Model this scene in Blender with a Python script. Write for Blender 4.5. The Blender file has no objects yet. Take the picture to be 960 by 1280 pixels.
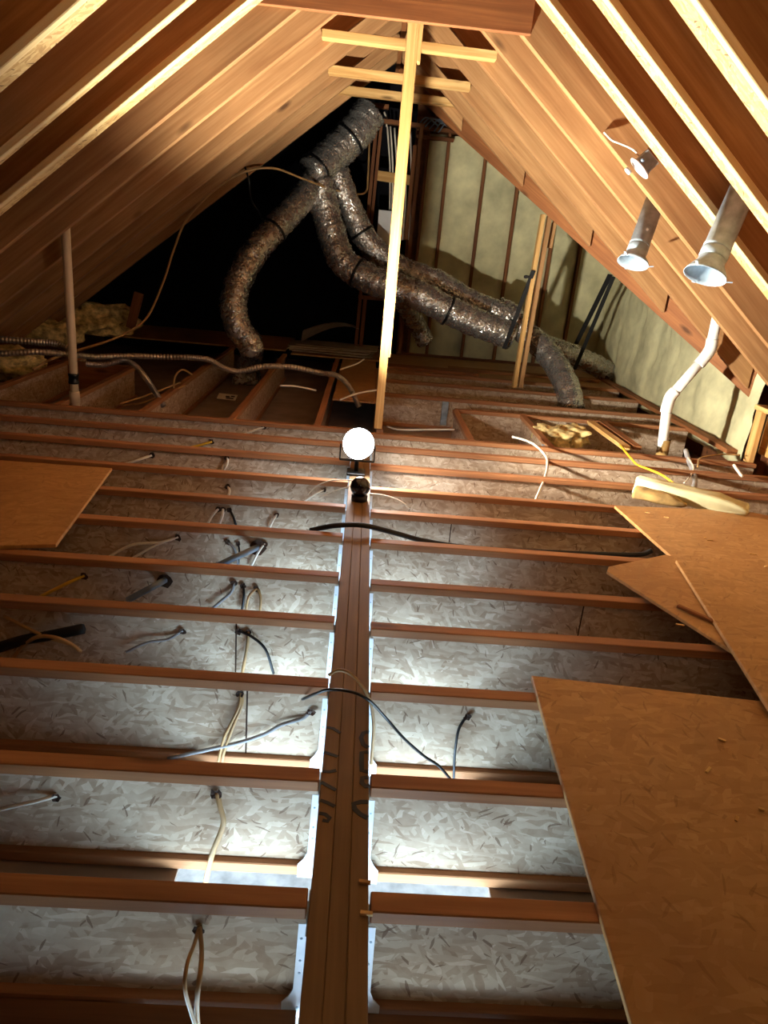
import bpy, bmesh, math, random
import numpy as np
from mathutils import Vector, Matrix, noise

random.seed(7)
C = bpy.context.scene
COL = C.collection

# ------------------------------------------------------------------ camera
F_PX, CAM = 889.65, Vector((-0.0395, 0.0, 1.3899))
YAW, PITCH, ROLL = math.radians(2.8261), math.radians(20.0801), math.radians(5.2645)
_f = Vector((math.sin(YAW) * math.cos(PITCH), math.cos(YAW) * math.cos(PITCH), -math.sin(PITCH)))
_r0 = Vector((math.cos(YAW), -math.sin(YAW), 0)); _u0 = _r0.cross(_f)
_r = math.cos(ROLL) * _r0 + math.sin(ROLL) * _u0
_u = -math.sin(ROLL) * _r0 + math.cos(ROLL) * _u0
cd = bpy.data.cameras.new('camera'); cam = bpy.data.objects.new('camera', cd); COL.objects.link(cam)
cd.sensor_fit = 'HORIZONTAL'; cd.sensor_width = 36.0; cd.lens = F_PX / 960 * 36.0
cd.clip_start = 0.02; cd.clip_end = 100
m = Matrix.Identity(4)
for i, ax in enumerate((_r, _u, -_f)):
    for j in range(3): m[j][i] = ax[j]
m.translation = CAM
cam.matrix_world = m
C.camera = cam

# ------------------------------------------------------------------ world, view, lights
C.view_settings.view_transform = 'Standard'; C.view_settings.look = 'None'
C.view_settings.gamma = 1.0; C.view_settings.use_curve_mapping = False
C.view_settings.exposure = 0.0
w = bpy.data.worlds.new('world'); C.world = w; w.use_nodes = True
w.node_tree.nodes['Background'].inputs[0].default_value = (1.0, 0.75, 0.5, 1)
w.node_tree.nodes['Background'].inputs[1].default_value = 0.01

def light(name, kind, loc, power, color, aim=None, **kw):
    d = bpy.data.lights.new(name, kind); d.energy = power; d.color = color
    for k, v in kw.items(): setattr(d, k, v)
    o = bpy.data.objects.new(name, d); COL.objects.link(o); o.location = loc
    if aim is not None:
        o.rotation_euler = Vector(aim).to_track_quat('-Z', 'Y').to_euler()
    return o
# daylight in the room under the open ceiling strip
for sx in (-1, 1):
    light('room_daylight', 'AREA', (1.9 * sx, 0.4, -2.30), 1350, (0.46, 0.73, 1.0), aim=(-.6 * sx, 0.25, 1), shape='RECTANGLE', size=2.0, size_y=8.0)
light('room_fill', 'AREA', (0.0, -5.80, -1.45), 2600, (0.58, 0.80, 1.0), aim=(0, 1, -.45), shape='RECTANGLE', size=4.0, size_y=1.3)  # unseen area light added to brighten the room floor
# weak warm fill light added above and behind the viewer
light('viewer_fill', 'POINT', (0.25, -0.6, 2.75), 9, (1.0, 0.80, 0.60), shadow_soft_size=0.10)
# the work lamp standing on the beam (its lens is built further down)
LAMP = Vector((-0.026, 4.45, 0.195))
light('work_lamp_beam', 'SPOT', LAMP + Vector((0.03, 0.02, 0.13)), 1180, (1.0, 0.93, 0.79), aim=(0.52, 0.06, 0.854),
      spot_size=math.radians(164), spot_blend=0.4, shadow_soft_size=0.05)
light('work_lamp_spill', 'SPOT', LAMP + Vector((0.02, -0.03, 0.14)), 85, (0.98, 0.94, 0.86), aim=(0.85, -0.02, -0.14), spot_size=math.radians(176), spot_blend=0.5, shadow_soft_size=0.06)
light('work_lamp_glow', 'POINT', LAMP + Vector((0.0, -0.03, 0.17)), 18, (0.94, 0.95, 1.0), shadow_soft_size=0.06)

# ------------------------------------------------------------------ materials
def lin(r, g, b): return tuple((c / 255 / 12.92) if c / 255 <= .04045 else ((c / 255 + .055) / 1.055) ** 2.4 for c in (r, g, b)) + (1,)
class NT:
    def __init__(s, name):
        s.m = bpy.data.materials.new(name); s.m.use_nodes = True; s.t = s.m.node_tree
        s.b = s.t.nodes['Principled BSDF']
    def n(s, typ, **kw):
        nd = s.t.nodes.new(typ)
        for k, v in kw.items():
            if k.startswith('i_'):
                key = k[2:]; key = int(key) if key.isdigit() else key
                nd.inputs[key].default_value = v
            else: setattr(nd, k, v)
        return nd
    def l(s, a, b): s.t.links.new(a, b)
    def mix(s, fac, a, b, mode='MIX'):
        nd = s.n('ShaderNodeMix', data_type='RGBA', blend_type=mode)
        for sock, v in ((nd.inputs[0], fac), (nd.inputs[6], a), (nd.inputs[7], b)):
            if hasattr(v, 'links'): s.l(v, sock)
            else: sock.default_value = v
        return nd.outputs[2]
    def ramp(s, fac, stops, interp='LINEAR'):
        nd = s.n('ShaderNodeValToRGB'); nd.color_ramp.interpolation = interp
        el = nd.color_ramp.elements
        while len(el) < len(stops): el.new(0.5)
        for e, (p, c) in zip(el, stops): e.position = p; e.color = c if len(c) == 4 else (*c, 1)
        s.l(fac, nd.inputs[0]); return nd.outputs[0]
    def math(s, op, a, b=None):
        nd = s.n('ShaderNodeMath', operation=op)
        for i, v in enumerate((a, b)):
            if v is None: continue
            if hasattr(v, 'links'): s.l(v, nd.inputs[i])
            else: nd.inputs[i].default_value = v
        return nd.outputs[0]
    def coords(s, scale=(1, 1, 1), rot=(0, 0, 0), vec=None, jitter=True):
        if vec is None:
            tc = s.n('ShaderNodeTexCoord'); vec = tc.outputs['Object']
            if jitter:
                oi = s.n('ShaderNodeObjectInfo')
                mu = s.n('ShaderNodeVectorMath', operation='SCALE', i_0=(37.3, 11.7, 23.9)); s.l(oi.outputs['Random'], mu.inputs[3])
                ad = s.n('ShaderNodeVectorMath', operation='ADD'); s.l(vec, ad.inputs[0]); s.l(mu.outputs[0], ad.inputs[1]); vec = ad.outputs[0]
        mp = s.n('ShaderNodeMapping', i_2=rot, i_3=scale); s.l(vec, mp.inputs[0]); return mp.outputs[0]
    def noise(s, vec, scale, detail=4, rough=.55, dist=0):
        nd = s.n('ShaderNodeTexNoise', i_Scale=scale, i_Detail=detail, i_Roughness=rough, i_Distortion=dist); s.l(vec, nd.inputs['Vector']); return nd.outputs[0]
    def bump(s, h, strength=.3, dist=.003):
        nd = s.n('ShaderNodeBump', i_Strength=strength, i_Distance=dist); s.l(h, nd.inputs['Height']); s.l(nd.outputs[0], s.b.inputs['Normal'])
    def done(s, col, rough=.75, metal=0, spec=.3):
        if hasattr(col, 'links'): s.l(col, s.b.inputs['Base Color'])
        else: s.b.inputs['Base Color'].default_value = col
        if hasattr(rough, 'links'): s.l(rough, s.b.inputs['Roughness'])
        else: s.b.inputs['Roughness'].default_value = rough
        s.b.inputs['Metallic'].default_value = metal; s.b.inputs['Specular IOR Level'].default_value = spec
        return s.m

def lumber(name, dark, light_, knot=(60, 32, 14), vary=.25, knots=True, rough=.7):
    t = NT(name)
    base = t.coords()
    grain = t.noise(t.coords((.55, 9, 9), vec=base), 1.6, 6, .6, .6)
    fine = t.noise(t.coords((1.5, 70, 70), vec=base), 1.0, 3, .6)
    g = t.math('ADD', t.math('MULTIPLY', grain, .75), t.math('MULTIPLY', fine, .25))
    col = t.ramp(g, [(.32, lin(*dark)), (.5, lin(*[(a + b) / 2 for a, b in zip(dark, light_)])), (.66, lin(*light_))])
    if knots:
        vo = t.n('ShaderNodeTexVoronoi', i_Scale=1.0); t.l(t.coords((1.7, 5.5, 5.5), vec=base), vo.inputs['Vector'])
        k = t.ramp(vo.outputs['Distance'], [(.05, (1, 1, 1)), (.16, (0, 0, 0))])
        rnd = t.n('ShaderNodeSeparateColor'); t.l(vo.outputs['Color'], rnd.inputs[0])
        on = t.math('GREATER_THAN', rnd.outputs[0], .45)
        col = t.mix(t.math('MULTIPLY', t.math('MULTIPLY', k, on), .8), col, lin(*knot))
    blotch = t.noise(base, 1.1, 3)
    col = t.mix(t.ramp(blotch, [(.35, (0, 0, 0)), (.75, (.35, .35, .35))]), col, lin(*[c * .62 for c in dark]))
    oi = t.n('ShaderNodeObjectInfo')
    v = t.n('ShaderNodeMapRange', i_3=1 - vary, i_4=1 + vary * .6); t.l(oi.outputs['Random'], v.inputs[0])
    hv = t.n('ShaderNodeHueSaturation'); t.l(col, hv.inputs['Color']); t.l(v.outputs[0], hv.inputs['Value'])
    t.bump(fine, .25, .002)
    return t.done(hv.outputs[0], rough, 0, .25)

def osb(name, stops, axis='Y', scale=1.0, speck=(70, 40, 20), speck_amt=.9, rough=.75, stain=None):
    t = NT(name)
    base0 = t.coords()
    nz = t.n('ShaderNodeTexNoise', i_Scale=9.0 * scale, i_Detail=2); t.l(base0, nz.inputs['Vector'])
    sb = t.n('ShaderNodeVectorMath', operation='SUBTRACT', i_1=(.5, .5, .5)); t.l(nz.outputs['Color'], sb.inputs[0])
    sc = t.n('ShaderNodeVectorMath', operation='SCALE', i_3=.035); t.l(sb.outputs[0], sc.inputs[0])
    ad = t.n('ShaderNodeVectorMath', operation='ADD'); t.l(base0, ad.inputs[0]); t.l(sc.outputs[0], ad.inputs[1])
    base = ad.outputs[0]
    def layer(ang, sx, sy):
        rot = (0, ang, 0) if axis == 'Y' else ((0, 0, ang) if axis == 'Z' else (ang, 0, 0))
        r = t.n('ShaderNodeMapping', i_2=rot); t.l(base, r.inputs[0])
        sv = {'Y': (sx, 1, sy), 'Z': (sx, sy, 1), 'X': (1, sx, sy)}[axis]
        vo = t.n('ShaderNodeTexVoronoi', i_Scale=1.0); t.l(t.coords(tuple(q * scale for q in sv), vec=r.outputs[0]), vo.inputs['Vector'])
        se = t.n('ShaderNodeSeparateColor'); t.l(vo.outputs['Color'], se.inputs[0])
        return se.outputs[0], se.outputs[1]
    val = None
    for i, a in enumerate((.15, .95, 1.85, 2.65)):
        v, m_ = layer(a + .13 * i, 13 + i, 52 + 5 * i)
        if val is None: val = v
        else:
            mx = t.n('ShaderNodeMix'); sel = t.math('GREATER_THAN', m_, .62)
            t.l(sel, mx.inputs[0]); t.l(val, mx.inputs[2]); t.l(v, mx.inputs[3]); val = mx.outputs[0]
    fine = t.noise(t.coords((30, 30, 30), vec=base), 1, 3)
    v2 = t.math('ADD', t.math('MULTIPLY', val, .6), t.math('MULTIPLY', fine, .42))
    n = len(stops)
    col = t.ramp(v2, [(.12 + .76 * i / (n - 1), lin(*c)) for i, c in enumerate(stops)])
    for a, th in ((.5, .993), (1.3, .995), (2.3, .993), (1.9, .996)):
        v, m_ = layer(a, 30, 165)
        col = t.mix(t.math('MULTIPLY', t.math('GREATER_THAN', v, th), speck_amt), col, lin(*speck))
    if stain:
        b = t.noise(t.coords((1.4, 1.4, 1.4), vec=base0), 1, 4)
        col = t.mix(t.ramp(b, [(.42, (0, 0, 0)), (.75, (.6, .6, .6))]), col, lin(*stain))
    t.bump(v2, .25, .0015)
    return t.done(col, rough, 0, .25)

def plain(name, c, rough=.6, metal=0, spec=.4, nscale=6, amt=.2, bump=0, bscale=60):
    t = NT(name)
    base = t.coords()
    nn = t.noise(base, nscale, 4)
    col = t.mix(t.ramp(nn, [(.3, (0, 0, 0)), (.7, (1, 1, 1))]), lin(*[x * (1 - amt) for x in c]), lin(*[min(255, x * (1 + amt * .5)) for x in c]))
    if bump: t.bump(t.noise(base, bscale, 3), bump, .004)
    return t.done(col, rough, metal, spec)

M = {}
M['lumber'] = lumber('rafter_lumber', (148, 104, 64), (196, 152, 102), vary=.16)
M['lumber_pale'] = lumber('pale_lumber', (188, 136, 74), (236, 196, 130), vary=.08)
M['lumber_red'] = lumber('reddish_lumber', (122, 74, 42), (172, 114, 68), vary=.15)
M['flange'] = lumber('flange_lumber', (140, 92, 60), (186, 130, 86), vary=.14, rough=.65)
M['lvl'] = lumber('laminated_veneer', (118, 90, 62), (152, 118, 82), vary=.08, knots=False)
M['stud'] = lumber('stud_lumber', (104, 62, 36), (150, 98, 58), vary=.1)
M['sheathing'] = lumber('roof_sheathing', (104, 62, 38), (138, 88, 54), vary=.12, knots=True)
M['web'] = osb('pale_flake_web', [(150, 124, 100), (168, 144, 120), (180, 158, 134), (190, 170, 146), (208, 190, 168)], 'Y', 1.0, (104, 76, 56), .7)
M['web_side'] = osb('pale_flake_web_side', [(150, 122, 98), (172, 144, 118), (188, 162, 136), (204, 180, 154)], 'Y', 1.0, (92, 62, 42), .7)
M['sheet'] = osb('orange_flake_sheet', [(158, 112, 64), (168, 122, 72), (174, 128, 76), (180, 134, 82), (190, 146, 94)], 'Z', .8, (112, 72, 36), .4, .45, stain=(140, 94, 54))
M['strip'] = osb('yellow_flake_strip', [(160, 126, 78), (182, 146, 92), (196, 164, 108), (216, 188, 132)], 'Z', 1.0, (80, 52, 26), .8)
M['strip_edge'] = lumber('strip_edge', (206, 176, 120), (238, 218, 168), knots=False, vary=.05)
M['foam'] = plain('spray_foam', (206, 200, 158), .85, nscale=3, amt=.16, bump=.6, bscale=14)
M['insulation'] = plain('fluffy_insulation', (214, 190, 130), .95, nscale=14, amt=.4, bump=1, bscale=40)
M['drywall'] = plain('drywall_paper', (150, 128, 112), .9, nscale=3, amt=.15)
M['carpet'] = plain('pale_floor', (222, 222, 220), .9)
M['roomwall'] = plain('room_wall', (210, 212, 214), .9)
M['unlit_dark'] = plain('unlit_black', (22, 22, 26), .95, spec=.1)  # near-black colour stands in for the unlit dark at the back
M['galv'] = plain('galvanized_steel', (160, 178, 192), .42, .22, .5, nscale=18, amt=.15)
M['bright_galv'] = plain('bright_galvanized_hanger', (222, 226, 230), .5, .25, .5, nscale=10, amt=.08)
M['flex'] = plain('flexible_conduit_metal', (170, 158, 142), .38, .8, .5, nscale=10, amt=.2)
M['pvc'] = plain('white_pvc', (232, 230, 222), .35, nscale=3, amt=.06)
M['pvc_cream'] = plain('cream_pipe', (206, 186, 156), .4, nscale=3, amt=.08)
M['black'] = plain('black_plastic', (14, 14, 16), .35)
M['rubber'] = plain('black_rubber', (20, 20, 22), .6)
M['gloss_black'] = plain('glossy_black', (8, 8, 12), .08, spec=.6)
M['tan'] = plain('tan_cable', (176, 138, 88), .5)
M['white_cable'] = plain('white_cable', (224, 214, 196), .45, amt=.08)
M['grey_cable'] = plain('grey_cable', (150, 148, 148), .45)
M['yellow'] = plain('yellow_cable', (222, 176, 44), .45, amt=.1)
M['conduit'] = plain('grey_conduit', (112, 126, 142), .3)
M['paper'] = plain('paper', (206, 196, 180), .8, amt=.08)
M['card'] = plain('cardboard', (168, 150, 128), .85, amt=.12)
M['white_paint'] = plain('white_enamel', (214, 216, 218), .4, amt=.05)
M['paint'] = plain('black_spray_paint', (16, 12, 10), .6)
M['hole'] = plain('splintered_hole', (58, 36, 22), .9, amt=.4)  # dark torn wood brown, doubles as the shade in holes and web seams
M['fiber'] = plain('brown_foam', (150, 120, 70), .9, nscale=10, amt=.3, bump=.6, bscale=30)

def foil():
    t = NT('crinkled_foil'); base = t.coords()
    a = t.noise(t.coords((16, 16, 16), vec=base), 1, 2, .5, 1.0)
    vo = t.n('ShaderNodeTexVoronoi', feature='DISTANCE_TO_EDGE', i_Scale=26.0); t.l(base, vo.inputs['Vector'])
    h = t.math('ADD', a, t.math('MULTIPLY', vo.outputs[0], .9))
    t.bump(h, .42, .03)
    col = t.mix(a, lin(150, 146, 142), lin(218, 212, 204))
    return t.done(col, t.ramp(a, [(.3, (.16, .16, .16)), (.7, (.36, .36, .36))]), .8, .5)
M['foil'] = foil()
def glow(name, col, s):
    t = NT(name); t.b.inputs['Emission Color'].default_value = col; t.b.inputs['Emission Strength'].default_value = s
    return t.done((1, 1, 1, 1), .3)
M['lens'] = glow('lit_lens', (.93, .97, 1, 1), 60)

# ------------------------------------------------------------------ helpers
def at(px, py, x=None, y=None, z=None):
    d = _f + (px - 480) / F_PX * _r - (py - 640) / F_PX * _u
    if y is not None: k = (y - CAM.y) / d.y
    elif x is not None: k = (x - CAM.x) / d.x
    else: k = (z - CAM.z) / d.z
    return CAM + d * k
def link(name, bm, mat, parent=None, mw=None, smooth=False, mesh=None):
    if mesh is None:
        mesh = bpy.data.meshes.new(name); bm.normal_update(); bm.to_mesh(mesh); bm.free()
        for mm in (mat if isinstance(mat, (list, tuple)) else [mat]): mesh.materials.append(mm)
        if smooth:
            for p in mesh.polygons: p.use_smooth = True
    o = bpy.data.objects.new(name, mesh); COL.objects.link(o)
    if mw is None: mw = Matrix.Identity(4)
    if parent is not None:
        o.parent = parent; mw = Matrix.Translation(-(parent.location + (parent.parent.location if parent.parent else Vector()))) @ mw
    o.matrix_basis = mw
    return o
def tag(o, label=None, cat=None, group=None, kind=None):
    if label: o['label'] = label
    if cat: o['category'] = cat
    if group: o['group'] = group
    if kind: o['kind'] = kind
    return o
def thing(name, loc, label, cat, group=None):
    o = bpy.data.objects.new(name, None); COL.objects.link(o); o.location = loc; o.empty_display_size = .05
    return tag(o, label, cat, group)
def frame(p0, xdir, up=(0, 0, 1)):
    X = Vector(xdir).normalized(); U = Vector(up)
    Z = (U - X * U.dot(X))
    if Z.length < 1e-4: Z = Vector((0, 1, 0)) - X * X.y
    Z.normalize(); Y = Z.cross(X)
    mm = Matrix.Identity(4)
    for i, a in enumerate((X, Y, Z)):
        for j in range(3): mm[j][i] = a[j]
    mm.translation = p0
    return mm
def poly_prism(pts, y0, y1, bev=0.0):
    """polygon in local x-z, extruded along local y"""
    bm = bmesh.new()
    a = [bm.verts.new((x, y0, z)) for x, z in pts]; b = [bm.verts.new((x, y1, z)) for x, z in pts]
    n = len(pts)
    bm.faces.new(a); bm.faces.new(b[::-1])
    for i in range(n): bm.faces.new((a[(i + 1) % n], a[i], b[i], b[(i + 1) % n]))
    bmesh.ops.recalc_face_normals(bm, faces=bm.faces)
    if bev: bmesh.ops.bevel(bm, geom=bm.edges[:], offset=bev, segments=1, affect='EDGES')
    return bm
def box_bm(x0, x1, y0, y1, z0, z1, bev=.002):
    return poly_prism([(x0, z0), (x1, z0), (x1, z1), (x0, z1)], y0, y1, bev)
def board(name, mat, p0, p1, wy, hz, up=(0, 0, 1), parent=None, bev=.003):
    p0 = Vector(p0); p1 = Vector(p1); L = (p1 - p0).length
    return link(name, box_bm(0, L, -wy / 2, wy / 2, -hz / 2, hz / 2, bev), mat, parent, frame(p0, p1 - p0, up))
def box(name, mat, x0, x1, y0, y1, z0, z1, parent=None, bev=.002):
    return link(name, box_bm(0, x1 - x0, 0, y1 - y0, 0, z1 - z0, bev), mat, parent, Matrix.Translation((x0, y0, z0)))
def smooth_path(pts, n):
    pts = [Vector(p) for p in pts]
    if len(pts) == 2:
        return [pts[0].lerp(pts[1], i / n) for i in range(n + 1)]
    P = [pts[0] * 2 - pts[1]] + pts + [pts[-1] * 2 - pts[-2]]
    out = []
    seg = len(pts) - 1
    for i in range(n + 1):
        t = i / n * seg; k = min(int(t), seg - 1); f = t - k
        a, b, c, d = P[k:k + 4]
        out.append(.5 * ((2 * b) + (c - a) * f + (2 * a - 5 * b + 4 * c - d) * f * f + (3 * b - a - 3 * c + d) * f ** 3))
    return out
def tube(name, mat, pts, r, n=None, segs=8, parent=None, rf=None, cap=True, smooth=True):
    n = n or max(6, (len(pts) - 1) * 6)
    P = smooth_path(pts, n); o0 = P[0].copy()
    bm = bmesh.new(); rings = []; U = None
    for i, p in enumerate(P):
        T = (P[min(i + 1, n)] - P[max(i - 1, 0)]).normalized()
        if U is None:
            U = Vector((0, 0, 1)) if abs(T.z) < .9 else Vector((1, 0, 0))
        U = (U - T * U.dot(T)).normalized(); V = T.cross(U)
        ring = []
        for s in range(segs):
            a = 2 * math.pi * s / segs
            rr = r * (rf(i / n, a, i) if rf else 1)
            ring.append(bm.verts.new(p - o0 + (U * math.cos(a) + V * math.sin(a)) * rr))
        rings.append(ring)
    for i in range(n):
        for s in range(segs):
            bm.faces.new((rings[i][s], rings[i][(s + 1) % segs], rings[i + 1][(s + 1) % segs], rings[i + 1][s]))
    if cap: bm.faces.new(rings[0][::-1]); bm.faces.new(rings[-1])
    return link(name, bm, mat, parent, Matrix.Translation(o0), smooth)
def lathe(name, mat, p, axis, prof, segs=24, parent=None, smooth=True):
    """prof: list of (r, h) along axis from p"""
    bm = bmesh.new(); rings = []
    for r, h in prof:
        if r < 1e-5: rings.append([bm.verts.new((h, 0, 0))])
        else: rings.append([bm.verts.new((h, r * math.cos(2 * math.pi * s / segs), r * math.sin(2 * math.pi * s / segs))) for s in range(segs)])
    for a, b in zip(rings, rings[1:]):
        for s in range(segs):
            t = (s + 1) % segs
            q = [a[s % len(a)], a[t % len(a)], b[t % len(b)], b[s % len(b)]]
            q2 = []
            for v in q:
                if v not in q2: q2.append(v)
            if len(q2) > 2: bm.faces.new(q2)
    bmesh.ops.recalc_face_normals(bm, faces=bm.faces)
    return link(name, bm, mat, parent, frame(Vector(p), axis), smooth)

ORD = ['nearest', 'second', 'third', 'fourth', 'fifth', 'sixth', 'seventh', 'eighth', 'ninth', 'tenth', 'eleventh', 'twelfth', 'thirteenth']

# ------------------------------------------------------------------ roof geometry (measured)
XR, ZR, TL, TR = 0.109, 3.221, 0.805, 0.839
YK = [3.334 + .5625 * k for k in range(-8, 10)]      # far faces of the rafters
def zl(x): return ZR - TL * (XR - x)
def zr_(x): return ZR - TR * (x - XR)
def valley_x(y): return .95 + (8.3 - y) * 1.094
RD = .36                                             # plumb depth of rafters

# setting: roof sheathing, rooms below, end walls
def sheath(name, pts, mat, th=.02):
    bm = bmesh.new(); vs = [bm.verts.new(p) for p in pts]; bm.faces.new(vs)
    ret = bmesh.ops.extrude_face_region(bm, geom=bm.faces[:]); 
    for v in ret['geom']:
        if isinstance(v, bmesh.types.BMVert): v.co.z += th
    bmesh.ops.recalc_face_normals(bm, faces=bm.faces)
    return tag(link(name, bm, mat), kind='structure')
XE = -4.1
ceil_l = sheath('ceiling_left', [(XE, -1.9, zl(XE) + RD), (XR, -1.9, ZR + RD), (XR, 8.45, ZR + RD), (XE, 8.45, zl(XE) + RD)], M['sheathing'])
sheath('ceiling_left_far', [(XE, 8.45, zl(XE) + RD), (XR, 8.45, ZR + RD), (XR, 11.6, ZR + RD), (XE, 11.6, zl(XE) + RD)], M['unlit_dark'])
sheath('ceiling_right', [(XR, -1.9, ZR + RD), (3.9, -1.9, zr_(3.9) + RD), (3.9, valley_x(3.9) and 5.6, zr_(3.9) + RD), (XR, 9.07, ZR + RD)], M['sheathing'])
sheath('ceiling_right_far', [(XR, 9.07, ZR + RD), (3.9, 5.6, zr_(3.9) + RD), (3.9, 9.07, ZR + RD), (3.9, 11.6, ZR + RD), (XR, 11.6, ZR + RD)], M['sheathing'])
tag(box('wall_front', M['sheathing'], -4.2, 4.0, -1.95, -1.9, -.4, 3.7, bev=0), kind='structure')
tag(box('wall_left_far', M['unlit_dark'], -4.2, .02, 11.5, 11.6, -.4, 3.7, bev=0), kind='structure')
tag(box('wall_left', M['sheathing'], -4.2, -4.1, -1.9, 11.5, -.4, .3, bev=0), kind='structure')
# ---- the room below
tag(box('floor', M['carpet'], -4.2, 4.0, -6.0, 11.6, -2.8, -2.75, bev=0), kind='structure')
for nm, a in (('wall_room_left', (-4.2, -4.15, -6.0, 11.6)), ('wall_room_right', (3.95, 4.0, -6.0, 11.6)), ('wall_room_front', (-4.2, 4, -6.05, -6.0)), ('wall_room_back', (-4.2, 4, 11.55, 11.6))):
    tag(box(nm, M['roomwall'], a[0], a[1], a[2], a[3], -2.75, -.40, bev=0), kind='structure')
ZC = -.352
for nm, a in (('ceiling_room_left', (-4.2, -.465, .85, 5.78)), ('ceiling_room_right', (.452, 4.0, .85, 5.78)), ('ceiling_room_front', (-4.2, 4.0, -6.0, .85)), ('ceiling_room_back', (-4.2, 4.0, 5.78, 11.6))):
    tag(box(nm, M['drywall'], a[0], a[1], a[2], a[3], ZC - .016, ZC, bev=0), kind='structure')

# ------------------------------------------------------------------ central beam
beam = thing('center_beam', (0, -1.0, -.345), 'brown three-ply laminated beam running up the middle of the floor to the lamp', 'beam')
for i in range(3):
    x = -.0667 + .0445 * i
    link('ply', box_bm(0, 6.72, -.0221, .0221, 0, .345 - .001 * (i == 1), .0025), M['lvl'], beam, frame(Vector((x + .0222, -1.0, -.345)), (0, 1, 0)))
def stroke(pts, wpx):
    """black spray stroke on the beam top"""
    P = [at(px, py, z=.0012) for px, py in pts]
    bm = bmesh.new(); prev = None
    for i, p in enumerate(P):
        a = P[max(i - 1, 0)]; b = P[min(i + 1, len(P) - 1)]
        T = (b - a).normalized(); N = Vector((-T.y, T.x, 0)) * wpx
        q = (bm.verts.new(p - N), bm.verts.new(p + N), bm.verts.new(p + N - Vector((0, 0, .0011))), bm.verts.new(p - N - Vector((0, 0, .0011))))
        if prev:
            for k in range(4): bm.faces.new((prev[k], prev[(k + 1) % 4], q[(k + 1) % 4], q[k]))
        else: bm.faces.new(q)
        prev = q
    bm.faces.new(prev[::-1]); bmesh.ops.recalc_face_normals(bm, faces=bm.faces)
    return bm
def cr(x, y): return 370 + x / 7.108, 880 + y / 7.108
ST = [[(272, 205), (330, 215), (392, 256)], [(250, 425), (310, 445), (372, 466)], [(238, 596), (300, 600), (358, 588)], [(224, 692), (290, 728), (356, 764)], [(214, 852), (280, 875), (344, 908)],
      [(205, 968), (260, 978), (300, 1010), (280, 1040), (235, 1030)],
      [(642, 245), (600, 255), (578, 300), (600, 360), (642, 385)], [(642, 425), (585, 430), (582, 520), (585, 590), (640, 600)], [(640, 650), (590, 655), (585, 700), (620, 730), (655, 720)],
      [(642, 868), (575, 868), (512, 885), (525, 935), (575, 980), (636, 1010)]]
for s in ST:
    link('painted_stroke', stroke([cr(*q) for q in s], .0056 if s[0][0] < 560 else .0072), M['paint'], beam)
for q in ((455, 1102), (457, 1141)):
    p = at(*q, z=.004); board('shim', M['lumber_pale'], p + Vector((-.012, 0, 0)), p + Vector((.016, -.002, 0)), .009, .006, parent=beam, bev=0)

# ------------------------------------------------------------------ I-joists on both sides of the beam
YL = [.74, 1.189, 1.593, 2.046, 2.489, 2.905, 3.382, 3.828, 4.292, 4.778, 5.245, 5.696]
YR = [.74, 1.188, 1.583, 2.038, 2.462, 2.856, 3.337, 3.777, 4.191, 4.716, 5.211, 5.611]
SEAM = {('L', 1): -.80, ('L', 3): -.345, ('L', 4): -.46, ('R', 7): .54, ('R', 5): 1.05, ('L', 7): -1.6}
FW, FT, JD = .057, .037, .345
def joist(name, p0, p1, label, group, seam=None, front=1, web='web', flange='flange'):
    """I-joist from p0 to p1 (top-front edge of the top flange), front: side of the measured edge"""
    p0 = Vector(p0); p1 = Vector(p1); L = (p1 - p0).length
    root = thing(name, p0 - Vector((0, 0, JD)), label, 'joist', group)
    mw = frame(p0, p1 - p0)
    ya, yb = (0, FW) if front > 0 else (-FW, 0)
    yc = (ya + yb) / 2
    link('top_flange', box_bm(0, L, ya, yb, -FT, 0, .003), M[flange], root, mw)
    link('bottom_flange', box_bm(0, L, ya, yb, -JD, -JD + FT, .003), M[flange], root, mw)
    cuts = [0, L] if seam is None else [0, seam - .002, seam + .002, L]
    for a, b in zip(cuts[::2], cuts[1::2]):
        link('web', box_bm(a, b, yc - .006, yc + .006, -JD + FT - .004, -FT + .004, 0), M[web], root, mw)
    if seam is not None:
        link('web_joint', box_bm(seam - .003, seam + .003, yc - .0066, yc + .0066, -JD + FT, -FT, 0), M['hole'], root, mw)  # dark strip over the seam, painted in place of a shaded gap
    return root
for i in range(12):
    o = ('in front of the first hangers' if i == 0 else ORD[i - 1] + ' from the camera')
    sm = SEAM.get(('L', i))
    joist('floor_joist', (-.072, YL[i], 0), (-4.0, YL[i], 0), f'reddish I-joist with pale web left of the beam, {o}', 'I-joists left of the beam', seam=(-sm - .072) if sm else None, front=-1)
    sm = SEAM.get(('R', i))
    joist('floor_joist', (.072, YR[i], 0), (3.28, YR[i], 0), f'reddish I-joist with pale web right of the beam, {o}', 'I-joists right of the beam', seam=(sm - .072) if sm else None, front=1)

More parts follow.
